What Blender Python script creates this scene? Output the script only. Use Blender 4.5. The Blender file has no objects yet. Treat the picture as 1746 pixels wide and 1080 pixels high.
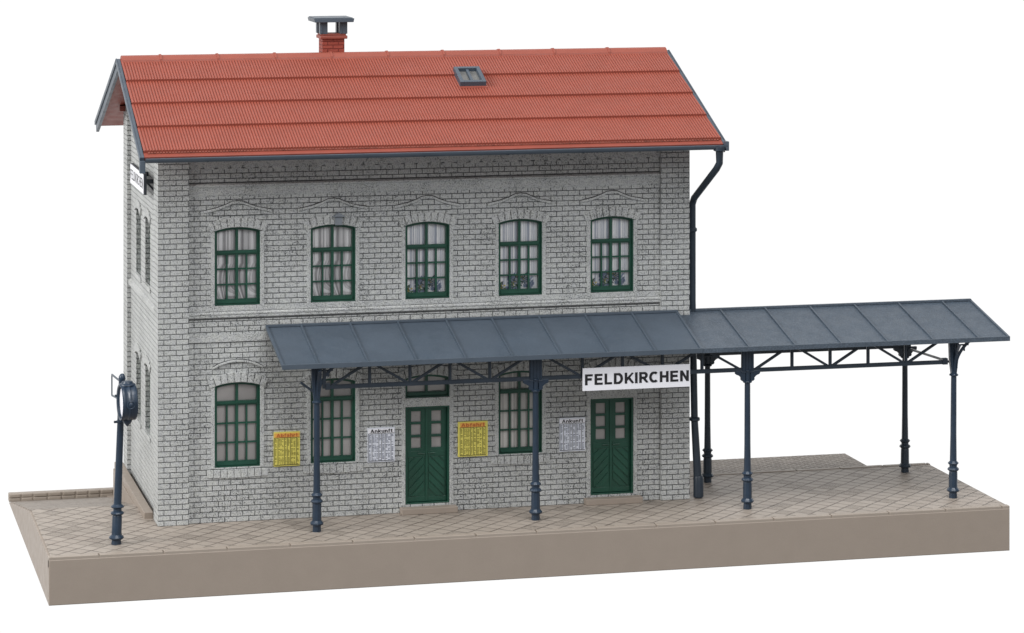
import bpy, bmesh, math, random
from mathutils import Vector, Matrix
random.seed(7)
C = bpy.context.scene
K = 0.01                       # every shape below is written in centimetres of the model
PI = math.pi

# ------------------------------------------------------------------ camera
YAW = .2394
cam = bpy.data.cameras.new('camera'); co = bpy.data.objects.new('camera', cam)
C.collection.objects.link(co); C.camera = co
co.location = (-9.4783*K, -75.1424*K, 16.468*K); co.rotation_euler = (PI/2, 0, -YAW)
cam.sensor_width = 36; cam.lens = 5275/1746*36; cam.shift_y = -796/1746
cam.clip_start = .05; cam.clip_end = 50

# ------------------------------------------------------------------ studio: white backdrop behind, dimmer room around
w = bpy.data.worlds.new('World'); C.world = w; w.use_nodes = True
nt = w.node_tree; nt.nodes.clear()
out = nt.nodes.new('ShaderNodeOutputWorld'); bg = nt.nodes.new('ShaderNodeBackground')
tc = nt.nodes.new('ShaderNodeTexCoord'); dp = nt.nodes.new('ShaderNodeVectorMath'); dp.operation = 'DOT_PRODUCT'
dp.inputs[1].default_value = (math.sin(YAW)*.97, math.cos(YAW)*.97, -.24)
mr = nt.nodes.new('ShaderNodeMapRange'); mr.interpolation_type = 'SMOOTHSTEP'
mr.inputs[1].default_value = .15; mr.inputs[2].default_value = .5; mr.inputs[3].default_value = .32; mr.inputs[4].default_value = 1.03
L = nt.links.new
L(tc.outputs['Generated'], dp.inputs[0]); L(dp.outputs['Value'], mr.inputs[0]); L(mr.outputs[0], bg.inputs['Color'])
bg.inputs['Strength'].default_value = 1.0; L(bg.outputs[0], out.inputs[0])

def area(name, loc, target, size, power, col=(1, 1, 1)):
    d = bpy.data.lights.new(name, 'AREA'); d.shape = 'SQUARE'; d.size = size; d.energy = power; d.color = col
    o = bpy.data.objects.new(name, d); C.collection.objects.link(o); o.location = Vector(loc)
    o.rotation_euler = (Vector(target)-Vector(loc)).to_track_quat('-Z', 'Y').to_euler()
mid = (.09, .02, .04)
area('softbox_key', (-1.0, -.25, .6), mid, .5, 13, (1, .99, .97))
area('softbox_top', (.05, -.45, 1.2), mid, .6, 8.5, (1, 1, 1))
area('softbox_fill', (.3, -1.2, .85), mid, .8, 7.4, (.97, .98, 1))

C.view_settings.view_transform = 'Standard'; C.view_settings.look = 'None'
C.view_settings.exposure = 0; C.view_settings.gamma = 1; C.view_settings.use_curve_mapping = False

# ------------------------------------------------------------------ materials
def lin(r, g, b):
    f = lambda c: (c/255/12.92) if c/255 <= .04045 else ((c/255+.055)/1.055)**2.4
    return (f(r), f(g), f(b), 1)
class NT:
    def __init__(s, name, rough=.5, spec=.5):
        s.m = bpy.data.materials.new(name); s.m.use_nodes = True; s.t = s.m.node_tree
        s.b = s.t.nodes['Principled BSDF']; s.b.inputs['Roughness'].default_value = rough
        s.b.inputs['Specular IOR Level'].default_value = spec
        t = s.n('ShaderNodeTexCoord'); mp = s.n('ShaderNodeMapping'); mp.inputs['Scale'].default_value = (100, 100, 100)
        s.l(t.outputs['Object'], mp.inputs[0]); s.co = mp.outputs[0]
    def n(s, ty, **k):
        n = s.t.nodes.new(ty)
        for a, v in k.items(): setattr(n, a, v)
        return n
    def l(s, a, b): s.t.links.new(a, b)
    def noise(s, scale, detail=2, rough=.5, vec=None):
        n = s.n('ShaderNodeTexNoise'); n.inputs['Scale'].default_value = scale; n.inputs['Detail'].default_value = detail
        n.inputs['Roughness'].default_value = rough; s.l(vec or s.co, n.inputs['Vector']); return n.outputs['Fac']
    def rng(s, v, a, b, c=0, d=1, smooth=True):
        n = s.n('ShaderNodeMapRange'); n.interpolation_type = 'SMOOTHSTEP' if smooth else 'LINEAR'
        for i, q in enumerate((a, b, c, d)): n.inputs[i+1].default_value = q
        s.l(v, n.inputs[0]); return n.outputs[0]
    def math(s, op, a, b=None):
        n = s.n('ShaderNodeMath', operation=op)
        for i, q in enumerate((a, b)):
            if q is None: continue
            if isinstance(q, (int, float)): n.inputs[i].default_value = q
            else: s.l(q, n.inputs[i])
        return n.outputs[0]
    def mix(s, f, a, b):
        n = s.n('ShaderNodeMix', data_type='RGBA')
        if isinstance(f, (int, float)): n.inputs[0].default_value = f
        else: s.l(f, n.inputs[0])
        for i, q in ((6, a), (7, b)):
            if isinstance(q, tuple): n.inputs[i].default_value = q
            else: s.l(q, n.inputs[i])
        return n.outputs[2]
    def bump(s, h, dist, strength=1, prev=None):
        n = s.n('ShaderNodeBump'); n.inputs['Strength'].default_value = strength; n.inputs['Distance'].default_value = dist
        s.l(h, n.inputs['Height'])
        if prev: s.l(prev, n.inputs['Normal'])
        return n.outputs[0]
    def fin(s, col=None, nrm=None, rough=None):
        if isinstance(col, tuple): s.b.inputs['Base Color'].default_value = col
        elif col: s.l(col, s.b.inputs['Base Color'])
        if nrm: s.l(nrm, s.b.inputs['Normal'])
        if rough: s.l(rough, s.b.inputs['Roughness'])
        return s.m

def wall_uv(s):
    """x or y (whichever runs along the wall) as U, height as V"""
    sx = s.n('ShaderNodeSeparateXYZ'); s.l(s.co, sx.inputs[0])
    g = s.n('ShaderNodeNewGeometry'); sn = s.n('ShaderNodeSeparateXYZ'); s.l(g.outputs['True Normal'], sn.inputs[0])
    side = s.math('GREATER_THAN', s.math('ABSOLUTE', sn.outputs[0]), .6)
    u = s.math('ADD', s.math('MULTIPLY', sx.outputs[0], s.math('SUBTRACT', 1, side)), s.math('MULTIPLY', sx.outputs[1], side))
    c = s.n('ShaderNodeCombineXYZ'); s.l(u, c.inputs[0]); s.l(sx.outputs[2], c.inputs[1]); return c.outputs[0]

def stone(name, bricks=True):
    s = NT(name, .62, .35)
    speck = s.rng(s.noise(31, 2, .6), .43, .37)
    speck2 = s.rng(s.noise(58, 2, .6), .44, .36)
    patch = s.rng(s.noise(1.1, 3), .35, .7)
    spk = s.math('MULTIPLY', s.math('MAXIMUM', s.math('MULTIPLY', speck, .85), s.math('MULTIPLY', speck2, .8)), s.rng(patch, 0, 1, .6, 1))
    base = s.mix(patch, lin(202, 204, 201), lin(190, 192, 189))
    base = s.mix(s.rng(s.noise(9, 3), .3, .7), base, lin(192, 194, 195))
    h = s.math('ADD', s.math('MULTIPLY', s.noise(14, 3, .6), .45), s.math('MULTIPLY', spk, -.9))
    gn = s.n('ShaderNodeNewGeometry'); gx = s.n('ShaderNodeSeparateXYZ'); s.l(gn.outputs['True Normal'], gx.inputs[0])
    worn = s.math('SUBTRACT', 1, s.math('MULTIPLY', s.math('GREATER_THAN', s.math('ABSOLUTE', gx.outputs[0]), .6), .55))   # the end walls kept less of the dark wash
    if bricks:
        uv = wall_uv(s)
        wob = s.n('ShaderNodeVectorMath', operation='ADD')
        nz = s.n('ShaderNodeTexNoise'); nz.inputs['Scale'].default_value = 7; s.l(uv, nz.inputs['Vector'])
        sc = s.n('ShaderNodeVectorMath', operation='SCALE'); sc.inputs['Scale'].default_value = .007; s.l(nz.outputs['Color'], sc.inputs[0])
        s.l(uv, wob.inputs[0]); s.l(sc.outputs[0], wob.inputs[1])
        def br(ms, sm):
            b = s.n('ShaderNodeTexBrick'); b.offset = .5; b.inputs['Scale'].default_value = 1
            b.inputs['Brick Width'].default_value = .30; b.inputs['Row Height'].default_value = .1295
            b.inputs['Mortar Size'].default_value = ms; b.inputs['Mortar Smooth'].default_value = sm
            s.l(wob.outputs[0], b.inputs['Vector']); return b
        b = br(.0075, .2); bb = br(.016, 1)
        joint = s.math('MULTIPLY', b.outputs['Fac'], s.rng(s.noise(5, 3, .6), .3, .5, .6, 1))
        dark = s.math('MAXIMUM', joint, spk)
        h = s.math('ADD', h, s.math('MULTIPLY', bb.outputs['Fac'], -2.2))
    else:
        dark = spk
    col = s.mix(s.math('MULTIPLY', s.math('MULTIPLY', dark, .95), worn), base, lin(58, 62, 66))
    return s.fin(col, s.bump(h, .00016, .8))

def plastic(name, rgb, rough=.42, grain=0, grain_scale=20, var=.12, spec=.5):
    s = NT(name, rough, spec)
    c = lin(*rgb); d = tuple(x*(1-var*2) for x in c[:3])+(1,)
    col = s.mix(s.rng(s.noise(1.6, 4, .6), .3, .7), c, d)
    nrm = s.bump(s.noise(grain_scale, 3, .6), .00008, .25+grain)
    r = s.rng(s.noise(4, 3), .3, .7, rough-.06, rough+.08)
    if grain > .3:
        col = s.mix(s.rng(s.noise(grain_scale*1.2, 2, .6), .35, .7, 0, .6), col, tuple(min(1, x*1.9) for x in c[:3])+(1,))
    return s.fin(col, nrm, r)

def paving_mat(name, ang=45, sz=.365, cross=.6):
    s = NT(name, .5, .45)
    mp = s.n('ShaderNodeMapping'); mp.inputs['Rotation'].default_value = (0, 0, math.radians(ang)); s.l(s.co, mp.inputs[0])
    wob = s.n('ShaderNodeVectorMath', operation='ADD'); nz = s.n('ShaderNodeTexNoise'); nz.inputs['Scale'].default_value = 3; s.l(mp.outputs[0], nz.inputs['Vector'])
    sc = s.n('ShaderNodeVectorMath', operation='SCALE'); sc.inputs['Scale'].default_value = .03; s.l(nz.outputs['Color'], sc.inputs[0])
    s.l(mp.outputs[0], wob.inputs[0]); s.l(sc.outputs[0], wob.inputs[1])
    def br(ms, sm, off):
        b = s.n('ShaderNodeTexBrick'); b.offset = off; b.inputs['Scale'].default_value = 1
        b.inputs['Brick Width'].default_value = sz*1.12; b.inputs['Row Height'].default_value = sz
        b.inputs['Mortar Size'].default_value = ms; b.inputs['Mortar Smooth'].default_value = sm
        b.inputs['Color1'].default_value = (0, 0, 0, 1); b.inputs['Color2'].default_value = (1, 1, 1, 1); b.inputs['Mortar'].default_value = (.5, .5, .5, 1)
        s.l(wob.outputs[0], b.inputs['Vector']); return b
    b = br(.014, .3, 0); bb = br(.03, 1, 0)
    tone = b.outputs['Color']
    base = s.mix(tone, lin(160, 150, 140), lin(151, 141, 131))
    rough_tile = s.rng(tone, .8, .86)
    mott = s.rng(s.noise(16, 4, .7), .42, .62)
    base = s.mix(s.math('MULTIPLY', s.math('MULTIPLY', rough_tile, mott), .35), base, lin(112, 103, 95))
    base = s.mix(s.rng(s.noise(.8, 4, .6), .4, .75, 0, .5), base, lin(150, 138, 128))
    jm = s.math('MULTIPLY', b.outputs['Fac'], s.rng(s.noise(1.7, 3, .7), .35, .6, .3, .95))
    col = s.mix(jm, base, lin(80, 71, 64))
    h = s.math('ADD', s.math('MULTIPLY', bb.outputs['Fac'], -2.0), s.math('ADD', s.math('MULTIPLY', s.noise(9, 3), .35), s.math('MULTIPLY', tone, .6)))
    h = s.math('ADD', h, s.math('MULTIPLY', s.math('MULTIPLY', rough_tile, mott), -.5))
    return s.fin(col, s.bump(h, .00018, .9))

M = {}
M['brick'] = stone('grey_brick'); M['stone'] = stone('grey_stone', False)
M['pane_dark'] = plastic('dim_window_paper', (164, 160, 158), .6, 0, 20, .04)
M['pane_dim'] = plastic('dull_glass', (120, 120, 118), .3, 0)
M['smoky'] = plastic('smoky_plastic', (132, 138, 146), .4, 0)
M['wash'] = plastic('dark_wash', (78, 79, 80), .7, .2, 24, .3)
M['beige'] = plastic('beige_plastic', (152, 140, 129), .5, 0, 30, .02)
M['beige_light'] = plastic('kerb_plastic', (156, 145, 134), .5, 0, 25, .03)
M['paving'] = paving_mat('paving'); M['ramp_paving'] = paving_mat('ramp_paving', 62, .15)
M['slate'] = plastic('slate_blue_plastic', (74, 85, 97), .42, .1, 25, .06)
M['slate_grain'] = plastic('grained_slate_plastic', (66, 76, 87), .46, .6, 26, .05)
M['navy'] = plastic('navy_plastic', (40, 56, 74), .35, .05, 20, .12)
M['dark_navy'] = plastic('dark_navy_plastic', (44, 55, 67), .35, .05, 20, .12)
M['green'] = plastic('green_plastic', (27, 78, 62), .36, .05, 20, .12)
M['red'] = plastic('red_roof_plastic', (151, 77, 62), .52, .1, 22, .04)
M['red_smooth'] = plastic('red_plastic', (146, 72, 58), .52, .05, 12, .06)
M['seam'] = plastic('grimy_red_plastic', (128, 72, 60), .6, .5, 12, .2)
M['white'] = plastic('white_card', (244, 244, 250), .5, 0, 20, .01)
M['black'] = plastic('black_print', (22, 22, 26), .6, 0, 20, .0)
M['sign_back'] = plastic('dark_board', (52, 58, 66), .5, 0)
M['yellow'] = plastic('yellow_card', (232, 220, 108), .55, 0, 20, .05)
M['orange'] = plastic('orange_header', (240, 178, 84), .55, 0, 20, .03)
M['orange_ink'] = plastic('orange_ink', (200, 112, 56), .6, 0, 20, .03)
M['olive_ink'] = plastic('olive_ink', (116, 108, 40), .6, 0, 20, .05)
M['pale_blue'] = plastic('pale_blue_card', (222, 226, 236), .55, 0, 20, .03)
M['grey_ink'] = plastic('grey_ink', (96, 102, 122), .6, 0, 20, .05)
M['pane_grey'] = plastic('grey_window_paper', (206, 201, 198), .6, 0, 20, .04)
M['leaf'] = plastic('leaf_print', (70, 104, 62), .6, 0); M['leaf_dark'] = plastic('dark_leaf_print', (62, 84, 96), .6, 0)
M['petal'] = plastic('yellow_flower_print', (196, 178, 60), .6, 0); M['blue_pot'] = plastic('blue_flower_print', (128, 146, 176), .6, 0)

def brick_red():
    s = NT('red_brick', .6, .3)
    uv = wall_uv(s); b = s.n('ShaderNodeTexBrick'); b.offset = .5; b.inputs['Scale'].default_value = 1
    b.inputs['Brick Width'].default_value = .28; b.inputs['Row Height'].default_value = .095; b.inputs['Mortar Size'].default_value = .011; b.inputs['Mortar Smooth'].default_value = .5
    s.l(uv, b.inputs['Vector'])
    col = s.mix(b.outputs['Fac'], s.mix(s.noise(8, 3), lin(158, 76, 62), lin(140, 62, 50)), lin(116, 42, 34))
    return s.fin(col, s.bump(s.math('ADD', s.math('MULTIPLY', b.outputs['Fac'], -2), s.math('MULTIPLY', s.noise(20), .5)), .0002, .9))
M['brick_red'] = brick_red()

def glass():
    s = NT('window_glass', .12, .5); g = s.n('ShaderNodeBsdfGlossy'); g.inputs['Roughness'].default_value = .1
    t = s.n('ShaderNodeBsdfTransparent'); t.inputs['Color'].default_value = (1, 1, 1, 1)
    fr = s.n('ShaderNodeFresnel'); fr.inputs['IOR'].default_value = 1.45
    mx = s.n('ShaderNodeMixShader'); s.l(fr.outputs[0], mx.inputs[0]); s.l(t.outputs[0], mx.inputs[1]); s.l(g.outputs[0], mx.inputs[2])
    s.l(mx.outputs[0], s.t.nodes['Material Output'].inputs['Surface']); return s.m
M['glass'] = glass()

def curtain(name, a, b, freq, drape):
    s = NT(name, .7, .2)
    sx = s.n('ShaderNodeSeparateXYZ'); s.l(s.co, sx.inputs[0])
    u = sx.outputs[0]
    if drape:   # folds swing outwards towards the lower hem
        zz = s.rng(sx.outputs[2], 1.0, .05, 0, 1, False)
        q = s.math('MULTIPLY', s.math('ABSOLUTE', s.math('SUBTRACT', s.math('MODULO', s.math('ADD', u, .0), .56), .28)), s.math('ADD', .0, s.math('MULTIPLY', zz, 1.6)))
        u = s.math('ADD', u, s.math('MULTIPLY', q, s.math('MULTIPLY', zz, -.8)))
        u = s.math('ADD', u, s.math('MULTIPLY', s.math('MULTIPLY', sx.outputs[2], zz), .5))
    c = s.n('ShaderNodeCombineXYZ'); s.l(s.math('MULTIPLY', u, freq), c.inputs[0])
    n1 = s.noise(1, 2.5, .7, c.outputs[0])
    st = s.rng(n1, .36, .62)
    col = s.mix(st, lin(*a), lin(*b))
    return s.fin(col, s.bump(n1, .0002, .4))
M['curtain'] = curtain('striped_curtain', (158, 166, 182), (255, 255, 255), 13, False)
M['drape'] = curtain('draped_curtain', (134, 133, 136), (252, 251, 252), 9, True)
M['curtain_low'] = curtain('pale_blind', (175, 172, 168), (238, 234, 228), 7, False)

# ------------------------------------------------------------------ mesh builder
ORG = {}
class MB:
    def __init__(s): s.v = []; s.f = []; s.mi = []
    def add(s, vs, fs, mi=0):
        o = len(s.v); s.v += [tuple(v) for v in vs]
        for f in fs: s.f.append([i+o for i in f]); s.mi.append(mi)
        return s
    def box(s, x0, x1, y0, y1, z0, z1, mi=0):
        return s.add([(x0,y0,z0),(x1,y0,z0),(x1,y1,z0),(x0,y1,z0),(x0,y0,z1),(x1,y0,z1),(x1,y1,z1),(x0,y1,z1)],
            [(0,3,2,1),(4,5,6,7),(0,1,5,4),(1,2,6,5),(2,3,7,6),(3,0,4,7)], mi)
    def prism(s, pts, a, b, axis='y', mi=0):
        """2-D outline extruded from a to b along axis; outline is (x,z) for y, (y,z) for x, (x,y) for z"""
        def P(p, t): return (p[0], t, p[1]) if axis == 'y' else (t, p[0], p[1]) if axis == 'x' else (p[0], p[1], t)
        n = len(pts); vs = [P(p, a) for p in pts]+[P(p, b) for p in pts]
        return s.add(vs, [list(range(n)), list(range(2*n-1, n-1, -1))]+[(i, (i+1) % n, n+(i+1) % n, n+i) for i in range(n)], mi)
    def bar(s, p, q, wd, ht, up=(0, 0, 1), mi=0):
        p, q = Vector(p), Vector(q); d = (q-p).normalized(); u = Vector(up)
        if abs(d.dot(u)) > .99: u = Vector((0, 1, 0))
        r = d.cross(u).normalized(); u = r.cross(d).normalized()
        c = [r*a*wd/2+u*b*ht/2 for a, b in ((-1,-1),(1,-1),(1,1),(-1,1))]
        return s.add([p+x for x in c]+[q+x for x in c], [(0,1,2,3),(7,6,5,4)]+[(i,(i+1)%4,4+(i+1)%4,4+i) for i in range(4)], mi)
    def tube(s, pts, r, n=12, mi=0):
        pts = [Vector(p) for p in pts]; rings = []
        for i, p in enumerate(pts):
            d = ((pts[i]-pts[i-1]).normalized() if i else Vector())+((pts[i+1]-pts[i]).normalized() if i < len(pts)-1 else Vector())
            d.normalize(); a = Vector((0, 1, 0)) if abs(d.y) < .9 else Vector((1, 0, 0)); u = d.cross(a).normalized(); v = d.cross(u)
            rr = r[i] if isinstance(r, (list, tuple)) else r
            rings.append([p+u*math.cos(2*PI*k/n)*rr+v*math.sin(2*PI*k/n)*rr for k in range(n)])
        vs = [q for g in rings for q in g]; fs = [list(range(n)), [len(vs)-1-k for k in range(n)]]
        for i in range(len(pts)-1):
            for k in range(n): fs.append((i*n+k, i*n+(k+1)%n, (i+1)*n+(k+1)%n, (i+1)*n+k))
        return s.add(vs, fs, mi)
    def lathe(s, prof, c=(0,0,0), axis='z', n=16, mi=0, lean=0):
        vs = []
        for r, h in prof:
            for k in range(n):
                a = 2*PI*(k+.5)/n; x, y = r*math.cos(a), r*math.sin(a)
                vs.append((c[0]+x+lean*h, c[1]+y, c[2]+h) if axis == 'z' else (c[0]+h, c[1]+x, c[2]+y) if axis == 'x' else (c[0]+x, c[1]+h, c[2]+y))
        m = len(prof); fs = [(i*n+k, i*n+(k+1)%n, (i+1)*n+(k+1)%n, (i+1)*n+k) for i in range(m-1) for k in range(n)]
        fs += [list(range(n))[::-1], list(range((m-1)*n, m*n))]
        return s.add(vs, fs, mi)
    def plate(s, outer, holes, a, b, axis='y', mi=0):
        """outline with holes, filled and given thickness"""
        bm = bmesh.new(); loops = []
        def P(p): return (p[0], a, p[1]) if axis == 'y' else (a, p[0], p[1])
        for lp in [outer]+holes:
            vs = [bm.verts.new(P(p)) for p in lp]; loops.append(len(lp))
            for i in range(len(vs)): bm.edges.new((vs[i], vs[(i+1) % len(vs)]))
        bm.verts.index_update()
        bmesh.ops.triangle_fill(bm, use_beauty=True, use_dissolve=False, edges=bm.edges[:], normal=(0, -1, 0) if axis == 'y' else (-1, 0, 0))
        bm.verts.index_update()
        vs = [tuple(v.co) for v in bm.verts]; fs = [[v.index for v in f.verts] for f in bm.faces]; bm.free()
        n = len(vs); off = lambda v: (v[0], b, v[2]) if axis == 'y' else (b, v[1], v[2])
        allf = fs+[[i+n for i in f[::-1]] for f in fs]; st = 0
        for m in loops:
            allf += [(st+i, st+(i+1) % m, n+st+(i+1) % m, n+st+i) for i in range(m)]; st += m
        return s.add(vs+[off(v) for v in vs], allf, mi)
    def build(s, name, mat, parent=None, origin=None, bevel=0, smooth=False):
        po = ORG.get(parent.name, (0, 0, 0)) if parent else (0, 0, 0)
        og = origin if origin is not None else po
        me = bpy.data.meshes.new(name)
        me.from_pydata([((v[0]-og[0])*K, (v[1]-og[1])*K, (v[2]-og[2])*K) for v in s.v], [], s.f)
        mats = mat if isinstance(mat, (list, tuple)) else [mat]
        for m in mats: me.materials.append(M[m])
        for p, i in zip(me.polygons, s.mi): p.material_index = i
        bm = bmesh.new(); bm.from_mesh(me); bmesh.ops.recalc_face_normals(bm, faces=bm.faces); bm.to_mesh(me); bm.free()
        if smooth:
            for p in me.polygons: p.use_smooth = len(p.vertices) <= 4
            me.set_sharp_from_angle(angle=math.radians(38))
        o = bpy.data.objects.new(name, me); C.collection.objects.link(o)
        o.location = tuple((a-b)*K for a, b in zip(og, po))
        if parent: o.parent = parent
        ORG[o.name] = og
        if bevel:
            bv = o.modifiers.new('bevel', 'BEVEL'); bv.width = bevel*K; bv.segments = 2; bv.limit_method = 'ANGLE'; bv.angle_limit = math.radians(40)
        return o
def tag(o, label=None, cat=None, group=None, kind=None):
    for k, v in (('label', label), ('category', cat), ('group', group), ('kind', kind)):
        if v: o[k] = v
    return o
def thing(name, loc, label, cat, group=None):
    o = bpy.data.objects.new(name, None); o.empty_display_size = .01; C.collection.objects.link(o)
    o.location = tuple(c*K for c in loc); ORG[o.name] = loc; tag(o, label, cat, group); return o
def copy_tree(o, parent, loc):
    c = o.copy(); C.collection.objects.link(c); c.parent = parent
    c.location = tuple((a-b)*K for a, b in zip(loc, ORG.get(parent.name, (0,0,0)))) if loc is not None else o.location
    if loc is not None: ORG[c.name] = loc
    for ch in list(o.children):
        copy_tree(ch, c, None)
    return c
def arcp(cx, cz, rx, rz, a0, a1, n=12): return [(cx+rx*math.cos(math.radians(a0+(a1-a0)*k/n)), cz+rz*math.sin(math.radians(a0+(a1-a0)*k/n))) for k in range(n+1)]
Wk = .095
GL = {   # centre lines of the letters of a bold grotesque, cap height 1: (advance width, strokes)
 'F': (.64, [[(Wk, 0), (Wk, 1)], [(.1, .91), (.64, .91)], [(.1, .53), (.56, .53)]]),
 'E': (.68, [[(Wk, 0), (Wk, 1)], [(.1, .91), (.66, .91)], [(.1, .52), (.62, .52)], [(.1, .09), (.68, .09)]]),
 'L': (.62, [[(Wk, 0), (Wk, 1)], [(.1, .09), (.62, .09)]]),
 'D': (.75, [[(Wk, 0), (Wk, 1)], [(.1, .91), (.32, .91)]+arcp(.32, .5, .335, .41, 88, -88)+[(.32, .09), (.1, .09)]]),
 'K': (.71, [[(Wk, 0), (Wk, 1)], [(.14, .34), (.68, 1.02)], [(.3, .58), (.70, -.02)]]),
 'I': (.19, [[(Wk, 0), (Wk, 1)]]),
 'R': (.68, [[(Wk, 0), (Wk, 1)], [(.1, .91), (.4, .91)]+arcp(.4, .69, .2, .22, 88, -88)+[(.4, .47), (.1, .47)], [(.36, .46), (.68, -.02)]]),
 'C': (.74, [arcp(.41, .5, .32, .41, 48, 312, 24)]),
 'H': (.72, [[(Wk, 0), (Wk, 1)], [(.625, 0), (.625, 1)], [(.1, .52), (.62, .52)]]),
 'N': (.72, [[(Wk, 0), (Wk, 1)], [(.625, 0), (.625, 1)], [(.1, 1.0), (.62, 0.0)]]),
 'A': (.78, [[(.08, -.02), (.39, 1)], [(.39, 1), (.70, -.02)], [(.2, .3), (.58, .3)]]),
 'b': (.6, [[(Wk, 0), (Wk, 1)], arcp(.33, .36, .19, .28, 180, -180, 20)]),
 'f': (.4, [[(.17, 0), (.17, .76)]+arcp(.33, .76, .16, .15, 160, 75, 6), [(0, .65), (.38, .65)]]),
 'a': (.58, [arcp(.25, .22, .17, .14, 0, 360, 18), [(.45, 0), (.45, .48)]+arcp(.28, .48, .17, .17, 10, 165, 8)]),
 'h': (.58, [[(Wk, 0), (Wk, 1)], [(Wk, .4)]+arcp(.29, .46, .19, .19, 150, 0, 8)+[(.48, 0)]]),
 'r': (.4, [[(Wk, 0), (Wk, .74)], arcp(.33, .42, .22, .23, 150, 75, 5)]),
 't': (.38, [[(.17, .95), (.17, .22)]+arcp(.3, .2, .13, .12, 190, 290, 5), [(0, .65), (.36, .65)]]),
 'n': (.58, [[(Wk, 0), (Wk, .74)], [(Wk, .4)]+arcp(.29, .46, .19, .19, 150, 0, 8)+[(.48, 0)]]),
 'k': (.58, [[(Wk, 0), (Wk, 1)], [(.12, .24), (.5, .76)], [(.25, .42), (.52, -.02)]]),
 'u': (.58, [[(.48, 0), (.48, .74)], [(Wk, .74), (Wk, .28)]+arcp(.28, .28, .185, .19, 180, 330, 8)]),
}
def text(mb, body, x0, x1, z0, z1, y, gap=.1, side=None, wk=.19):
    """bold capitals and lower case drawn as strokes, fitted between x0..x1 with baseline z0 and cap height z1-z0;
    side=x puts them on a plane facing -x"""
    tot = sum(GL[c][0] for c in body)+gap*(len(body)-1); k = 0; px = 0
    for c in body:
        adv, strokes = GL[c]
        for st in strokes:
            n = len(st); closed = math.dist(st[0], st[-1]) < 1e-6; L_, R_ = [], []
            for i, p in enumerate(st):
                a = st[i-1] if i else (st[-2] if closed else None); d = st[i+1] if i < n-1 else (st[1] if closed else None)
                def nd(p, q): l = math.dist(p, q); return ((q[0]-p[0])/l, (q[1]-p[1])/l)
                ds = ([nd(a, p)] if a else [])+([nd(p, d)] if d else []); tx = sum(q[0] for q in ds); tz = sum(q[1] for q in ds); l = math.hypot(tx, tz) or 1; tx /= l; tz /= l
                m = wk/2/max(.6, (tx*ds[0][0]+tz*ds[0][1]))
                cl = lambda z: min(1, max(0, z))
                L_.append((p[0]-tz*m, cl(p[1]+tx*m))); R_.append((p[0]+tz*m, cl(p[1]-tx*m)))
            k += 1; e = .0012*(k % 4); vs = []
            for q in L_+R_:
                u = x0+(x1-x0)*(px+q[0])/tot; v = z0+(z1-z0)*q[1]
                vs.append((u, y-e, v) if side is None else (side-e, u, v))
            mb.add(vs, [(i, i+1, n+i+1, n+i) for i in range(n-1)])
        px += adv+gap

# ================================================================== PLATFORM (the surface everything stands on)
XL, XR, YF, YB, H = -2.88, 21.06, -2.68, 2.85, 1.12
plat = thing('platform', (XL, YF, -H), 'long grey-beige paved station platform with a ramp on its left', 'platform')
b = MB()
b.box(-.25, XR, YF, YB, -H, -.03)
b.box(-.25, 13.6, YB, 7.5, -H, -.03)
b.box(-.25, 13.6, 7.5, 9.34, -H, -H+.06)
b.prism([(YF, -.03), (2.59, -.03), (9.05, -H), (YF, -H)], XL, -.25, 'x')
b.box(13.6, 19.45, YB, 4.9, -H, -.07)
b.build('base', 'beige', plat)
b = MB()
b.box(XL+.05, XR-.02, YF+.2, YB-.14, -.03, 0); b.build('paving', 'paving', plat, bevel=.012)
b = MB(); b.add([(XL+.05, 2.62, -.0), (-.25, 2.62, 0), (-.25, 9.05, -H+.02), (XL+.05, 9.05, -H+.02), (XL+.05, 2.62, -.06), (-.25, 2.62, -.06), (-.25, 9.05, -H-.04), (XL+.05, 9.05, -H-.04)],
    [(0,1,2,3),(7,6,5,4),(0,4,5,1),(1,5,6,2),(2,6,7,3),(3,7,4,0)])
b.build('ramp', 'ramp_paving', plat)
b = MB(); b.box(13.62, 19.42, YB+.01, 4.88, -.07, -.04); b.build('ramp', 'ramp_paving', plat)
b = MB(); x = XL-.32
while x < XR:                                             # front kerb stones
    x1 = min(x+1.475, XR+.005); b.box(max(x, XL-.005), x1, YF-.004, YF+.195, -.26, .004); x += 1.505
b.build('kerb', 'beige_light', plat, bevel=.014)
b = MB(); b.box(XL-.005, XR+.004, YF-.012, YF+.19, -H, -.06); b.build('front_face', 'beige', plat, bevel=.02)
b = MB()
x = 13.62
while x < XR: b.box(x, min(x+1.2, XR), YB-.14, YB+.03, -.1, .02+random.uniform(-.004, .004)); x += 1.23
b.build('kerb', 'beige_light', plat, bevel=.012)
b = MB(); x = XL
while x < 3:                                              # rear kerb of rough stones
    wd = random.uniform(.26, .4)
    for k in range(2): b.box(x+.02*(k)+random.uniform(0, .01), x+wd-.025, 9.05+random.uniform(0, .02), 9.3, -H+.005+k*.11, -H+.10+k*.11)
    x += wd
b.box(XL, 3, 9.08, 9.34, -H, -H+.215); b.build('rear_kerb', 'beige_light', plat, bevel=.02)
b = MB(); b.box(-.22, -.002, .95, 7.5, -.6, .15); b.prism([(1.1, -.03), (7.5, -.03), (7.5, -H)], -.222, -.2, 'x'); b.build('plinth', 'beige', plat, bevel=.015)

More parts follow.
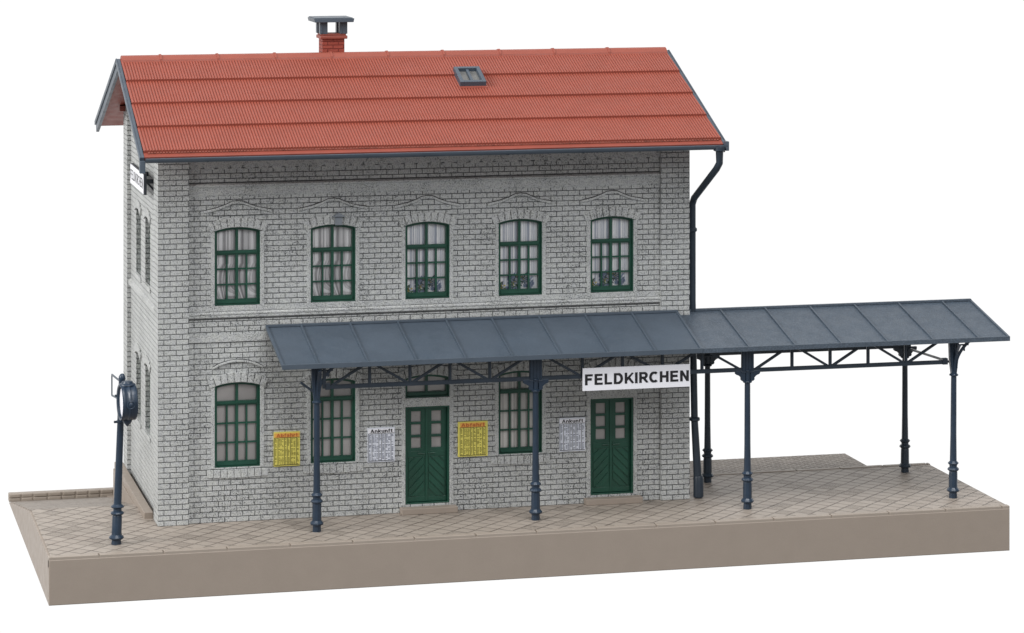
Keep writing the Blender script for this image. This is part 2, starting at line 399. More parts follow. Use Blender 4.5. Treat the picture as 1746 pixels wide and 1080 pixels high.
# ================================================================== STATION BUILDING
W, D = 13.5, 7.3
bld = thing('station_building', (0, 0, 0), 'two-storey grey brick station building with a red corrugated roof', 'building')
ZW = 9.42
EY, EZ, RY, RZ = -1.4, 9.17, 3.65, 11.18
def roofz(y, drop=.0): return RZ-abs(y-RY)*(RZ-EZ)/(RY-EY)-drop
def arch(x0, x1, zb, zs, rise, n=10):
    w_ = x1-x0; R = (w_*w_/4+rise*rise)/(2*rise); cz = zs+rise-R; cx = (x0+x1)/2; a = math.asin(w_/2/R)
    return [(x0, zb), (x1, zb)]+[(cx+R*math.sin(a-2*a*i/n), cz+R*math.cos(a-2*a*i/n)) for i in range(n+1)]
WX = [1.406+2.381*i for i in range(5)]; WW = 1.118
UB, US, LB, LS, RISE = 5.31, 7.13, 1.34, 3.33, .085
TB = 2.85; DT = 2.62; DB = .2
holes = [arch(x, x+WW, UB, US, RISE) for x in WX]
for i, x in enumerate(WX):
    if i in (2, 4): holes += [arch(x, x+WW, TB, LS, RISE), [(x, DB), (x+WW, DB), (x+WW, DT), (x, DT)]]
    else: holes.append(arch(x, x+WW, LB, LS, RISE))
b = MB(); b.plate([(.74, 0), (12.76, 0), (12.76, ZW), (.74, ZW)], holes, .12, .42)
for x0 in (0, 12.745):                                    # front corner piers
    b.prism([(0, 0), (.85, 0), (.85, roofz(.85, .22)), (0, roofz(0, .22))], x0, x0+.755, 'x')
    b.prism([(6.45, 0), (7.3, 0), (7.3, roofz(7.3, .22)), (6.45, roofz(6.45, .22))], x0, x0+.755, 'x')
SW = [(2.35, 3.35), (4.3, 5.3)]
sh = [arch(a, c, z0, z1, .08) for a, c in SW for z0, z1 in ((5.5, 7.12), (1.75, 3.4))]
b.plate([(.84, 0), (6.46, 0), (6.46, roofz(6.46, .22)), (RY, roofz(RY, .22)), (.84, roofz(.84, .22))], sh, .1, .4, 'x')
b.plate([(.84, 0), (6.46, 0), (6.46, roofz(6.46, .22)), (RY, roofz(RY, .22)), (.84, roofz(.84, .22))], [], 13.1, 13.4, 'x')
b.box(.74, 12.76, 6.9, 7.2, 0, ZW)
wall = b.build('wall', 'brick', bld)
# raised stonework
b = MB()
b.prism([(.12, 5.0), (.085, 5.02), (.085, 5.06), (.1, 5.065), (.1, 5.08), (.08, 5.09), (.08, 5.12), (.1, 5.15), (.12, 5.17)], .755, 12.745, 'x')         # string course
b.box(.757, 12.743, .095, .12, 5.17, 5.3)
b.prism([(.12, 7.98), (.1, 8.02), (.09, 8.2), (.055, 8.22), (.055, 8.265), (.12, 8.3)], .755, 12.745, 'x')
b.box(.757, 12.743, .085, .12, 8.742, 9.15); b.box(.757, 12.743, .09, .12, 4.42, 4.6)
x = .84
while x < 12.6:
    b.prism([(x, 8.64), (x+.2, 8.64), (x+.25, 8.74), (x-.05, 8.74)], .095, .12); x += .333
b.prism([(.1, 5.0), (.02, 5.04), (.02, 5.12), (.1, 5.18)][::-1], .852, 6.448, 'y') if False else None
b.add([(q[0], y, q[1]) for y in (.852, 6.448) for q in ((.1, 4.98), (.03, 5.03), (.03, 5.11), (.1, 5.18))], [(0,1,2,3),(7,6,5,4),(0,1,5,4),(1,2,6,5),(2,3,7,6),(3,0,4,7)])
b.build('string_course', 'stone', bld)
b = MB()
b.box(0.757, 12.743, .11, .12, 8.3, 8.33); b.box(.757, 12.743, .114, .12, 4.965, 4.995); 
b.build('wash_line', 'wash', bld)  # thin strips of dark paint wash pooled along the ledges
def voussoirs(b, x0, zs, y0, y1, th=.24, n=9, ear=.13, side=None, w_=WW):
    R = (w_*w_/4+RISE*RISE)/(2*RISE); cz = zs+RISE-R; cx = x0+w_/2; a = math.asin((w_/2+ear)/R)
    for i in range(n):
        a0 = -a+2*a*i/n+.007; a1 = -a+2*a*(i+1)/n-.007; e = .03 if i in (0, n-1) else 0
        pts = [(cx+r*math.sin(t), cz+r*math.cos(t)) for r, t in ((R+.006, a0), (R+.006, a1), (R+th-e, a1), (R+th-e, a0))]
        if side is None: b.prism(pts, y0, y1+random.uniform(0, .008))
        else: b.prism(pts, y0, y1, 'x')
def surround(i, zb, zs, upper, jamb=True):
    x = WX[i]; b = MB()
    voussoirs(b, x, zs, .12, .085)
    if jamb:
        for a, c in ((x-.1, x-.004), (x+WW+.004, x+WW+.1)): b.box(a, c, .1, .12, zb-.02, zs-.02)
    cx = x+WW/2
    if upper:
        top = [(-.84, 7.63), (-.5, 7.70), (-.3, 7.77), (-.14, 7.845), (0, 7.86), (.14, 7.845), (.3, 7.77), (.5, 7.70), (.84, 7.63)]
        b.prism([(cx+p, q) for p, q in top]+[(cx+p, q-.055) for p, q in top[::-1]], .07, .12)
    else:
        n = 10; top = [(-.62+1.24*k/n, 3.80+.17*(1-(2*k/n-1)**2)) for k in range(n+1)]
        b.prism([(cx+p, q) for p, q in top]+[(cx+p, q-.05) for p, q in top[::-1]], .07, .12)
        if i not in (2, 4):
            for k in range(9):
                a = x-.2+(WW+.4)*k/9; b.box(a+.008, a+(WW+.4)/9-.008, .085, .12, 1.1-.02*math.sin(k/8*PI), 1.29)
        else: b.box(x-.02, x+WW+.02, .1, .12, DT+.01, TB-.01)
    b.build('window_surround', 'stone', bld, bevel=.008)
    if upper: q = MB(); q.prism([(cx+p*.86, z-.05) for p, z in top[1:-1]]+[(cx+.62, 7.5), (cx-.62, 7.5)], .102, .12); q.build('pediment', 'brick', bld)
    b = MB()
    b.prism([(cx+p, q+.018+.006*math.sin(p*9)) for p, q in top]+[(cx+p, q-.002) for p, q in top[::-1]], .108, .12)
    b.build('wash_line', 'wash', bld)  # dark paint wash following the upper outline of the moulding
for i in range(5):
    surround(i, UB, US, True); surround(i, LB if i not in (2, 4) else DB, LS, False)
b = MB()
for a, c in SW:
    for z0, z1 in ((5.5, 7.12), (1.75, 3.4)):
        voussoirs(b, a, z1, .1, .06, .22, 8, .12, side=1, w_=c-a)
        b.box(.07, .1, a-.12, c+.12, z0-.14, z0-.02)
b.build('window_surround', 'stone', bld, bevel=.008)

# ---- windows: frame mesh with glass and curtain children
def arch_z(x, w_, zs, rise=RISE):
    R = (w_*w_/4+rise*rise)/(2*rise); return zs+rise-R+math.sqrt(R*R-(x-w_/2)**2)
def make_window(w_, h, trans, rows, curtain_mat, liner=True, flowers=False, name='window', mesh_cache={}):
    """origin at the lower left corner of the opening, front plane y=0; opening h high to the spring of the arch"""
    b = MB(); t = .07; yd = .1
    o_ = arch(0.002, w_-.002, .002, h-.002, RISE-.002); i_ = arch(t, w_-t, t+.05, h-.05, RISE*.8)
    b.plate(o_, [i_], yd, yd+.1)
    if liner:
        i2 = arch(.02, w_-.02, .02, h-.012, RISE*.97); b.plate(o_, [i2], .004, yd+.001)
    c = w_/2
    if trans: b.box(t-.01, w_-t+.01, yd-.012, yd+.08, trans, trans+.075); b.box(t, w_-t, yd-.035, yd-.012, trans+.01, trans+.05)
    b.box(c-.032, c+.032, yd-.008, yd+.078, .06, h+RISE*.8)
    b.box(t, w_-t, yd-.03, yd, .035, .1)
    if trans:
        for xm in (t+(c-t)*.5, c+(c-t)*.5):
            b.box(xm-.022, xm+.022, yd+.006, yd+.07, .1, trans)
        hh = trans-.11
        for k in range(1, rows): b.box(t, w_-t, yd+.012, yd+.065, .11+hh*k/rows-.018, .11+hh*k/rows+.018)
        for xs in ((t, c-.03), (c+.03, w_-t)):         # casement rails
            b.box(xs[0], xs[1], yd+.003, yd+.07, .1, .135); b.box(xs[0], xs[1], yd+.003, yd+.07, trans-.035, trans)
    win = b.build(name, 'green', bld, (0, 0, 0))
    g = MB(); g.prism(arch(t-.01, w_-t+.01, .1, h-.03, RISE*.8), yd+.082, yd+.09); g.build('glass', 'glass', win, (0, 0, 0))
    q = MB(); n = 90; vs = []; wv = .012 if curtain_mat in ('drape', 'curtain') else 0
    for k in range(n+1):
        x = .03+(w_-.06)*k/n; y = yd+.108+wv*.5*math.sin(k*.9)*(.6+.4*math.sin(k*.37))
        vs += [(x, y, .06), (x, y, arch_z(x, w_, h)-.02)]
    q.add(vs, [(2*k, 2*k+2, 2*k+3, 2*k+1) for k in range(n)]); cu = q.build('curtain', curtain_mat, win, (0, 0, 0))
    if flowers:
        p = MB(); y = yd+.092
        def leaf(cx, cz, a, ln, wd, mi):
            pts = []
            for k in range(8):
                u = k/8*2*PI; lx = ln/2*(1+math.cos(u)); lz = wd*math.sin(u)+ln*.35*math.sin(lx/ln*PI)*.5
                pts.append((cx+lx*math.cos(a)-lz*math.sin(a), cz+lx*math.sin(a)+lz*math.cos(a)))
            p.prism(pts, y, y+.006, mi=mi)
        r = random.Random(3)
        for cx, z0, z1, wd_ in ((.42, .12, .42, .11), (.87, .12, .36, .1)):
            for k in range(26): leaf(cx+r.uniform(-wd_, wd_)-.04, r.uniform(z0, z1), r.uniform(0, PI), r.uniform(.07, .13), .02, 3)
        for cx, hh, nn in ((.17, .18, 9), (.42, .28, 12), (.66, .4, 14), (.56, .45, 8)):
            for k in range(nn):
                a = r.uniform(.1, PI-.1); z = .12+hh*r.random()*.8
                leaf(cx+r.uniform(-.05, .05), z, a, r.uniform(.09, .17), .016, r.choice([0, 0, 1, 1, 1]))
            for k in range(3): leaf(cx+r.uniform(-.07, .07), .14+hh*r.random()*.7, r.uniform(0, PI), .06, .016, 2)
        p.build('flower_print', ['leaf', 'leaf_dark', 'petal', 'blue_pot'], win, (0, 0, 0))
    return win
def put(win, x, z, first):
    if first:
        win.location = (x*K, .12*K, z*K); return win
    return copy_tree(win, bld, (x, .12, z))
wd = make_window(WW, US-UB, 1.25, 3, 'drape')
wc = make_window(WW, US-UB, 1.25, 3, 'curtain', flowers=True)
wl = make_window(WW, LS-LB, 1.53, 3, 'pane_grey')
wp = make_window(WW, LS-LB, 1.53, 3, 'curtain_low')
wt = make_window(WW, LS-TB, 0, 0, 'pane_grey', name='door_transom')
put(wd, WX[0], UB, 1); put(wd, WX[1], UB, 0)
put(wc, WX[2], UB, 1); put(wc, WX[3], UB, 0); put(wc, WX[4], UB, 0)
put(wl, WX[0], LB, 1); put(wl, WX[1], LB, 0); put(wp, WX[3], LB, 1)
put(wt, WX[2], TB, 1); put(wt, WX[4], TB, 0)
ws = make_window(1.0, 1.63, 1.1, 3, 'pane_grey', liner=False)
k = 0
for a, c in SW:
    for z0 in (5.5, 1.76):
        o = ws if k == 0 else ws.copy()
        if k:
            C.collection.objects.link(o)
            for ch in list(ws.children): cc = ch.copy(); C.collection.objects.link(cc); cc.parent = o
        o.location = (.13*K, c*K, z0*K); o.rotation_euler = (0, 0, -PI/2); k += 1

# ---- doors
def make_door():
    w_, h = WW, DT-DB
    b = MB(); b.plate([(.002, .002), (w_-.002, .002), (w_-.002, h-.002), (.002, h-.002)], [[(.045, .03), (w_-.045, .03), (w_-.045, h-.04), (.045, h-.04)]], .004, .25)
    door = b.build('door', 'green', bld, (0, 0, 0), bevel=.006)
    for sgn, x0, x1 in ((-1, .05, w_/2-.008), (1, w_/2+.008, w_-.05)):
        b = MB(); pw = .25; pcx = (x0+x1)/2; hl = []
        for k in range(3): z = 1.37+k*.325; hl.append([(pcx-pw/2, z), (pcx+pw/2, z), (pcx+pw/2, z+.265), (pcx-pw/2, z+.265)])
        yl = .14
        b.plate([(x0, .035), (x1, .035), (x1, h-.045), (x0, h-.045)], hl, yl, yl+.08)
        b.box(x0+.04, x1-.04, yl-.012, yl, 1.15, 1.29)                 # lock rail
        b.box(x0, x1, yl-.02, yl, .04, .16)
        # diagonal boards
        n = 6; za, zb = .17, 1.14; step = (zb-za+.3)/n
        px0, px1 = x0+.05, x1-.05
        for k in range(-1, n):
            zz = za-.02+k*step
            pts = []
            l0, l1 = (zz, zz+(px1-px0)) if sgn < 0 else (zz+(px1-px0), zz)
            quad = [(px0, l0+.02), (px1, l1+.02), (px1, l1+step-.02), (px0, l0+step-.02)]
            # clip quad to [za, zb]
            def clip(poly, lim, above):
                outp = []
                for j in range(len(poly)):
                    p, q = poly[j], poly[(j+1) % len(poly)]
                    ip = (p[1] >= lim) if above else (p[1] <= lim); iq = (q[1] >= lim) if above else (q[1] <= lim)
                    if ip: outp.append(p)
                    if ip != iq: t = (lim-p[1])/(q[1]-p[1]); outp.append((p[0]+(q[0]-p[0])*t, lim))
                return outp
            quad = clip(clip(quad, za, True), zb, False)
            if len(quad) >= 3: b.prism(quad, yl-.024, yl+.002)
        lf = b.build('door_leaf', 'green', door, (0, 0, 0), bevel=.004)
        if sgn < 0: b.box(w_/2-.03, w_/2+.03, yl-.025, yl, .05, h-.06)
    b = MB(); b.box(w_/2-.028, w_/2+.028, .108, .14, .04, h-.05); b.build('door_post', 'green', door, (0, 0, 0), bevel=.004)
    b = MB(); b.box(.1, w_-.1, .19, .2, 1.3, 2.35); b.build('door_pane', 'pane_dark', door, (0, 0, 0))
    b = MB()
    for s_, x in ((-1, w_/2-.05), (1, w_/2+.05)):
        b.tube([(x, .13, 1.24), (x, .085, 1.24), (x+s_*.17, .085, 1.245)], .014, 8); b.box(min(x, x+s_*.015)-.015, max(x, x+s_*.015)+.015, .118, .132, 1.17, 1.28)
    b.build('door_handle', 'green', door, (0, 0, 0))
    return door
dr = make_door(); put(dr, WX[2], DB, 1); put(dr, WX[4], DB, 0)
for x0, x1 in ((6.02, 7.44), (10.75, 12.22)):
    b = MB(); b.box(x0, x1, -.17, .11, 0.002, .15); b.build('doorstep', 'beige', bld, bevel=.012)

# ---- roof
X0, X1 = -.5, 13.95
uy, uz = (EY-RY), (EZ-RZ); SL = math.hypot(uy, uz); uy /= SL; uz /= SL; ny, nz_ = uz*1.0, -uy   # front normal points to -y,+z
def rp(x, s, h, side=1):
    """point on the roof: s cm down from the ridge, h cm above the plane; side -1 is the rear slope"""
    y = RY+uy*s+ny*h; z = RZ+uz*s+nz_*h
    return (x, y if side > 0 else 2*RY-y, z)
b = MB()
for sd in (1, -1):                                        # roof boards under the tiles
    b.add([rp(x, s, h, sd) for x in (X0, X1) for s, h in ((0, -.07), (SL, -.07), (SL, -.17), (0, -.17))],
        [(0,1,2,3),(7,6,5,4),(0,1,5,4),(1,2,6,5),(2,3,7,6),(3,0,4,7)])
roof = b.build('roof', 'red_smooth', bld)
def corr(b, sd, s0, s1, xa, xb, pitch=.0722, m=6, h0=-.035, h1=.02, amp=.03):
    n = int((xb-xa)/pitch)*m; A = len(b.v); vs = []
    for k in range(n+1):
        x = xa+(xb-xa)*k/n; ph = (k % m)/m; a = amp*(abs(math.sin(PI*ph))**.7)
        vs += [rp(x, s0, h0+a, sd), rp(x, s1, h1+a, sd), rp(x, s1+.004, h1-.055, sd)]
    b.add(vs, [(3*k+j, 3*k+3+j, 3*k+4+j, 3*k+1+j) for k in range(n) for j in (0, 1)])
cuts = [0, .25*SL, .485*SL, .72*SL, .962*SL]
for sd in (1, -1):
    b = MB()
    for a, c in zip(cuts, cuts[1:]): corr(b, sd, a, c+.02, X0, X1)
    b.build('roof_tiles', 'red', roof)
    b = MB()
    b.add([rp(x, s, h, sd) for x in (X0, X1) for s, h in ((.955*SL, -.03), (SL+.02, -.03), (SL+.02, -.1), (.955*SL, -.1))], [(0,1,2,3),(7,6,5,4),(0,1,5,4),(1,2,6,5),(2,3,7,6),(3,0,4,7)])
    b.build('eaves_board', 'red_smooth', roof, bevel=.01)
    b = MB(); x = X0+.1; rr = random.Random(5)
    while x < X1-.1:
        wd_ = .05
        b.add([rp(x+dx, s, h, sd) for dx in (0, wd_) for s, h in ((.958*SL, -.025), (.976*SL, -.025), (.976*SL, -.005), (.958*SL, .0))], [(0,1,2,3),(7,6,5,4),(0,1,5,4),(1,2,6,5),(2,3,7,6),(3,0,4,7)]); x += .0722
    b.build('eaves_filler', 'seam', roof)
b = MB()                                                  # ridge cap
prof = [(-.27, -.02), (-.23, .035), (-.1, .075), (0, .09), (.1, .075), (.23, .035), (.27, -.02)]
def rid(x, off): 
    out_ = []
    for s, h in prof:
        p = rp(x, abs(s), h+off*(1 if abs(s) < .26 else 0), 1 if s >= 0 else -1); out_.append((p[0], p[1], min(p[2], RZ+.055+off)))
    return out_
def ridge(xa, xb, off):
    n = len(prof); b.add(rid(xa, off)+rid(xb, off), [(i, i+1, n+i+1, n+i) for i in range(n-1)]+[list(range(n)), list(range(2*n-1, n-1, -1)), (0, n-1, 2*n-1, n)])
ridge(X0+.02, X1-.02, 0)
for x in (.51, 1.97, 3.46, 4.92, 6.4, 7.88, 9.39, 10.85, 12.34): ridge(x-.025, x+.025, .022)
b.build('ridge_cap', 'red', roof)
for x0, x1, nm in ((X0-.085, X0-.004, 'l'), (X1+.004, X1+.07, 'r')):
    for sd in (1, -1):
        b = MB(); hb = -.33 if (nm == 'l' and sd < 0) else -.27
        b.add([rp(x, s, h, sd) for x in (x0, x1) for s, h in ((0, -.03), (SL+.03, -.03), (SL+.03, hb), (0, hb))], [(0,1,2,3),(7,6,5,4),(0,1,5,4),(1,2,6,5),(2,3,7,6),(3,0,4,7)])
        xo = x0-.035 if nm == 'l' else x1
        b.add([rp(x, s, h, sd) for x in (xo, xo+.035) for s, h in ((0, -.02), (SL+.05, -.02), (SL+.05, -.13), (0, -.13))], [(0,1,2,3),(7,6,5,4),(0,1,5,4),(1,2,6,5),(2,3,7,6),(3,0,4,7)])
        y = EY if sd > 0 else 2*RY-EY; s_ = 1 if sd > 0 else -1
        if nm == 'l' and sd > 0: b.box(x0-.03, x1+.02, y-.06, y+.1, EZ-.42, EZ-.12)
        b.build('bargeboard', 'slate', roof, bevel=.008)
for y in (.6, 6.9):                                       # purlin ends under the gable
    b = MB(); b.box(-.14, .12, y-.08, y+.08, roofz(y)-.34, roofz(y)-.2); b.build('purlin', 'red_smooth', roof)
# gutters
for sd in (1, -1):
    b = MB(); gy = EY-.09; gz = EZ-.07; n = 8; rad = .105
    def gp(x, a, r_): 
        y = gy-r_*math.cos(a); return (x, y if sd > 0 else 2*RY-y, gz-r_*math.sin(a))
    xs = (X0+.02, X1+.06)
    vs = [gp(x, PI*k/n, r_) for x in xs for r_ in (rad, rad-.02) for k in range(n+1)]
    m = n+1; f = []
    for k in range(n): f += [(k, k+1, 2*m+k+1, 2*m+k), (m+k, m+k+1, 3*m+k+1, 3*m+k), (k, k+1, m+k+1, m+k), (2*m+k, 2*m+k+1, 3*m+k+1, 3*m+k)]
    f += [(0, m, 3*m, 2*m), (n, m+n, 3*m+n, 2*m+n)]
    b.add(vs, f)
    for x in (1.0, 2.9, 4.9, 6.3, 8.4, 10.3, 12.2): 
        vs = [gp(x+dx, PI*k/n, r_) for dx in (-.02, .02) for r_ in (rad+.012,) for k in range(n+1)]; b.add(vs, [(k, k+1, m+k+1, m+k) for k in range(n)])
    for x in xs: b.add([gp(x, PI*k/n, rad) for k in range(n+1)], [list(range(n+1))])
    if sd > 0: b.box(13.96, 14.04, gy-.1, gy+.1, gz-.13, gz+.1)
    b.build('gutter', 'slate', bld, smooth=True)
b = MB(); r_ = .088
b.tube([(13.82, -1.49, 9.06), (13.82, -1.49, 8.66), (13.78, -1.36, 8.5), (13.66, .12, 7.62), (13.645, .24, 7.45), (13.645, .24, 5.0), (13.67, .14, 2.0), (13.76, .06, .02)], [r_*1.15, r_, r_, r_, r_, r_, r_*1.02, r_*1.25], 14)
for z, r2, yy, xx in ((6.8, .12, .24, 13.645), (2.0, .14, .14, 13.67)): b.lathe([(r_, -.06), (r2, -.03), (r2, .03), (r_, .06)], (xx, yy, z), n=14)
b.box(13.45, 13.64, .2, .28, 6.77, 6.83); b.box(13.45, 13.64, .1, .18, 1.97, 2.03)
b.lathe([(.11, 0), (.15, .02), (.15, .12), (.11, .14)], (13.82, -1.49, 8.95), n=14)
b.lathe([(.11, 0), (.13, .02), (.13, .5), (.11, .55)], (13.755, .075, .02), n=14)
b.build('downpipe', 'dark_navy', bld, smooth=True)
# chimney
ch = None
b = MB(); b.box(4.76, 5.34, 3.9, 4.45, 10.7, 11.58); chim = b.build('chimney', 'brick_red', roof, bevel=.01)
b = MB(); b.box(4.7, 5.41, 3.84, 4.51, 11.56, 11.65); b.box(4.73, 5.38, 3.87, 4.48, 11.65, 11.7); b.build('chimney_band', 'red_smooth', roof, bevel=.02)
b = MB()
for x0 in (4.69, 5.21):
    for y0 in (3.86, 4.3): b.box(x0, x0+.2, y0, y0+.2, 11.69, 12.0)
    b.box(x0+.03, x0+.07, 3.85, 3.87, 11.7, 12.0)
b.prism([(4.52, 12.0), (5.54, 12.0), (5.56, 12.1), (4.5, 12.1)], 3.68, 4.66); b.box(4.53, 5.52, 3.7, 4.64, 12.1, 12.12)
b.build('chimney_cowl', 'slate', roof, bevel=.01)
# skylight
sA, sB, xa, xb = 1.18, 2.08, 7.92, 8.60
b = MB()
def rbox(b, x0, x1, s0, s1, h0, h1): b.add([rp(x, s, h) for h in (h0, h1) for x, s in ((x0, s0), (x1, s0), (x1, s1), (x0, s1))], [(0,3,2,1),(4,5,6,7),(0,1,5,4),(1,2,6,5),(2,3,7,6),(3,0,4,7)])
t = .1
rbox(b, xa, xa+t, sA, sB, -.05, .16); rbox(b, xb-t, xb, sA, sB, -.05, .16); rbox(b, xa+t, xb-t, sA, sA+t, -.05, .16); rbox(b, xa+t, xb-t, sB-t, sB, -.05, .16)
rbox(b, (xa+xb)/2-.035, (xa+xb)/2+.035, sA+t, sB-t, -.02, .13)
sk = b.build('skylight', 'slate', roof, bevel=.008)
b = MB(); rbox(b, xa+t, xb-t, sA+t, sB-t, .03, .06); b.build('glass', 'pane_dim', roof)
b = MB(); rbox(b, xa-.02, xb+.02, sB, sB+.1, 0, .035); b.build('flashing', 'red_smooth', roof)
# little lamp hood on the wall above the second upper window
b = MB(); b.box(4.38, 4.56, .03, .1, 7.2, 7.4); b.prism([(4.3, 7.41), (4.64, 7.41), (4.56, 7.46), (4.47, 7.52), (4.38, 7.46)], -.02, .1); b.build('wall_bracket', 'smoky', bld, bevel=.01)

# ================================================================== CANOPY
PX = [3.66, 9.11, 14.57, 20.03]; PY = -1.43; PYB = 1.91
can = thing('platform_canopy', (PX[0], PY, 0), 'long slate-blue canopy on slender columns along the station front', 'canopy')
def canopy_roof(name, mat, xa0, xa1, xb0, xb1, ya, za, yb, zb, seams, rear=None):
    """front edge xa0..xa1 at (ya,za), top edge xb0..xb1 at (yb,zb)"""
    b = MB(); th = .07
    V = lambda x, y, z: (x, y, z)
    b.add([V(xa0, ya, za), V(xa1, ya, za), V(xb1, yb, zb), V(xb0, yb, zb), V(xa0, ya, za-th), V(xa1, ya, za-th), V(xb1, yb, zb-th), V(xb0, yb, zb-th)],
        [(0,1,2,3),(7,6,5,4),(0,4,5,1),(1,5,6,2),(2,6,7,3),(3,7,4,0)])
    if rear:
        yr, zr = rear
        b.add([V(xb0, yb, zb), V(xb1, yb, zb), V(xb1+.08, yr, zr), V(max(xb0, 13.7), yr, zr), V(xb0, yb, zb-th), V(xb1, yb, zb-th), V(xb1+.08, yr, zr-th), V(max(xb0, 13.7), yr, zr-th)],
            [(0,1,2,3),(7,6,5,4),(0,4,5,1),(1,5,6,2),(2,6,7,3),(3,7,4,0)])
    o = b.build(name, mat, can, bevel=.006)
    b = MB()
    for x in seams:
        dx = (x-xa0)/(xa1-xa0)*((xb1-xb0)-(xa1-xa0))+(xb0-xa0)
        b.bar((x, ya+.01, za+.012), (x+dx, yb-.02, zb+.012), .045, .055)
        if rear: b.bar((x+dx, yb+.02, zb+.012), (x+dx, rear[0], rear[1]+.012), .045, .035)
    b.bar((xa0, ya+.005, za-.015), (xa1, ya+.005, za-.015), .05, .12)
    b.bar((xb0, yb-.01, zb+.02), (xb1, yb-.01, zb+.02), .09, .06)
    b.bar((xa0+.02, ya, za+.01), (xb0+.02, yb, zb+.01), .06, .05)
    b.bar((xa1-.02, ya, za+.01), (xb1-.02, yb, zb+.01), .06, .05)
    b.build('roof_batten', mat, o, bevel=.006)
    return o
sl = [3.62, 4.84, 6.04, 7.26, 8.43, 9.64, 10.84, 12.06]; sr = [14.49, 15.70, 16.92, 18.15, 19.37, 20.59]
canopy_roof('canopy_roof', 'slate', 2.75, 13.27, 2.64, 13.16, -1.85, 4.08, -.04, 4.77, sl)
canopy_roof('canopy_roof', 'slate_grain', 13.275, 21.42, 13.165, 21.2, -1.85, 4.075, .22, 4.74, sr, (2.4, 3.95))
# trusses
def truss(x0, x1, n, y, zb, zt, up0=True, st=.05, a=.075):
    b = MB(); b.bar((x0, y, zb), (x1, y, zb), .08, .08); b.bar((x0, y, zb+.045), (x1, y, zb+.045), .04, .03)
    b.bar((x0, y, zt), (x1, y, zt), .08, .07)
    xs = [x0+(x1-x0)*k/n for k in range(n+1)]
    for k in range(1, n): b.bar((xs[k], y, zb+.04), (xs[k], y, zt-.035), a, .05, up=(0, 1, 0)); b.bar((xs[k], y-.03, zb+.04), (xs[k], y-.03, zt-.035), .03, .02, up=(0, 1, 0))
    for k in range(n):
        u = (k % 2 == 0) == up0; p, q = (zb+.03, zt-.03) if u else (zt-.03, zb+.03)
        e = .05*(1 if xs[k] < xs[k+1] else -1)
        b.bar((xs[k]+e, y+.002, p), (xs[k+1]-e, y+.002, q), .052, .062)
        b.bar((xs[k]+e, y-.025, p), (xs[k+1]-e, y-.025, q), .02, .025)
    return b.build('truss', 'dark_navy', can)
ZB_, ZT_ = 3.47, 4.06
truss(PX[0]+.3, PX[1]-.16, 5, PY, ZB_, ZT_, True); truss(PX[1]+.16, PX[2]-.16, 5, PY, ZB_, ZT_, False); truss(PX[2]+.16, PX[3]-.25, 5, PY, ZB_-.02, ZT_, True)
truss(PX[2]+.16, PX[3]-.1, 5, PYB, 3.33, 3.95, False); truss(13.9, PX[2]-.16, 1, PYB, 3.33, 3.95, True)
b = MB(); b.bar((PX[3], 1.8, 3.3), (PX[3], -1.2, 3.42), .05, .05); b.bar((PX[3], PYB, 4.0), (PX[3], PY, 4.0), .07, .07); b.bar((PX[3], PYB, 3.9), (PX[3], .2, 4.6), .05, .05); b.bar((PX[3], PY, 3.9), (PX[3], .2, 4.6), .05, .05)
b.build('cross_beam', 'dark_navy', can)
b = MB()
for x in (PX[2],): b.bar((x, PYB, 3.98), (x, PY, 3.98), .07, .07)
b.build('cross_beam', 'dark_navy', can)
# columns
def column_prof(top):
    return [(.075, -.01), (.105, 0), (.1, .14), (.105, .15), (.155, .17), (.165, .205), (.14, .24), (.112, .27), (.108, .64), (.1, .68), (.135, .70), (.15, .73), (.13, .765), (.095, .79), (.1, .84), (.125, .86), (.14, .885), (.12, .91), (.088, .94), (.078, 1.6), (.072, top-.45), (.07, top-.36), (.11, top-.345), (.118, top-.32), (.1, top-.3), (.068, top-.28), (.07, top)]
def column(mid, dark, topring=True):
    top = 3.5
    b = MB(); b.lathe(column_prof(top if mid else 3.45), (0, 0, 0), n=10)
    p = b.build('column', 'dark_navy' if dark else 'navy', can, (0, 0, 0), smooth=False)
    b = MB()
    zb = 3.46
    if mid:   # flat fluted plate with scrolled corbels
        b.box(-.155, .155, -.05, .05, zb-.02, 4.0)
        for x in (-.12, -.04, .04, .12): b.box(x-.018, x+.018, -.07, -.05, zb+.02, 3.96)
        b.box(-.17, .17, -.06, .06, zb-.06, zb-.02)
        side = [(.07, 3.2), (.1, 3.19), (.15, 3.2), (.18, 3.235), (.17, 3.27), (.2, 3.31), (.24, 3.34), (.29, 3.355), (.32, 3.38), (.325, 3.46), (.07, 3.46)]
        b.prism(side, -.045, .045); b.prism([(-x, z) for x, z in side[::-1]], -.045, .045)
        b.lathe([(.09, 0), (.11, .02), (.09, .05)], (0, 0, 3.43), n=10)
    else:     # end column: tall fluted head with curved bracket towards the eaves end
        b.prism([(-.07, 3.15), (.06, 3.15), (.1, 3.5), (.12, 4.0), (-.14, 4.0), (-.12, 3.5)], -.06, .06)
        for x in (-.06, 0, .06): b.box(x-.015, x+.015, -.08, -.055, 3.3, 3.95)
        n = 8
        for sgn, axis in ((1, 'x'), (-1, 'y')):
            o_, i_ = [], []
            for k in range(n+1):
                t_ = k/n; o_.append((.075+.36*t_**2.4, 3.22+.72*t_)); i_.append((.02+.33*t_**2.4, 3.22+.74*t_))
            pts = o_+i_[::-1]
            if axis == 'x': b.prism(pts, -.03, .03)
            else: b.prism([(-x, z) for x, z in pts], -.03, .03, 'x')
        b.box(.1, .46, -.05, .05, 3.94, 3.99)
        b.box(.08, .4, -.012, .012, 3.86, 3.9); b.box(.26, .3, -.012, .012, 3.72, 3.9)
    b.build('bracket', 'dark_navy' if dark else 'navy', p, (0, 0, 0), bevel=.006)
    return p
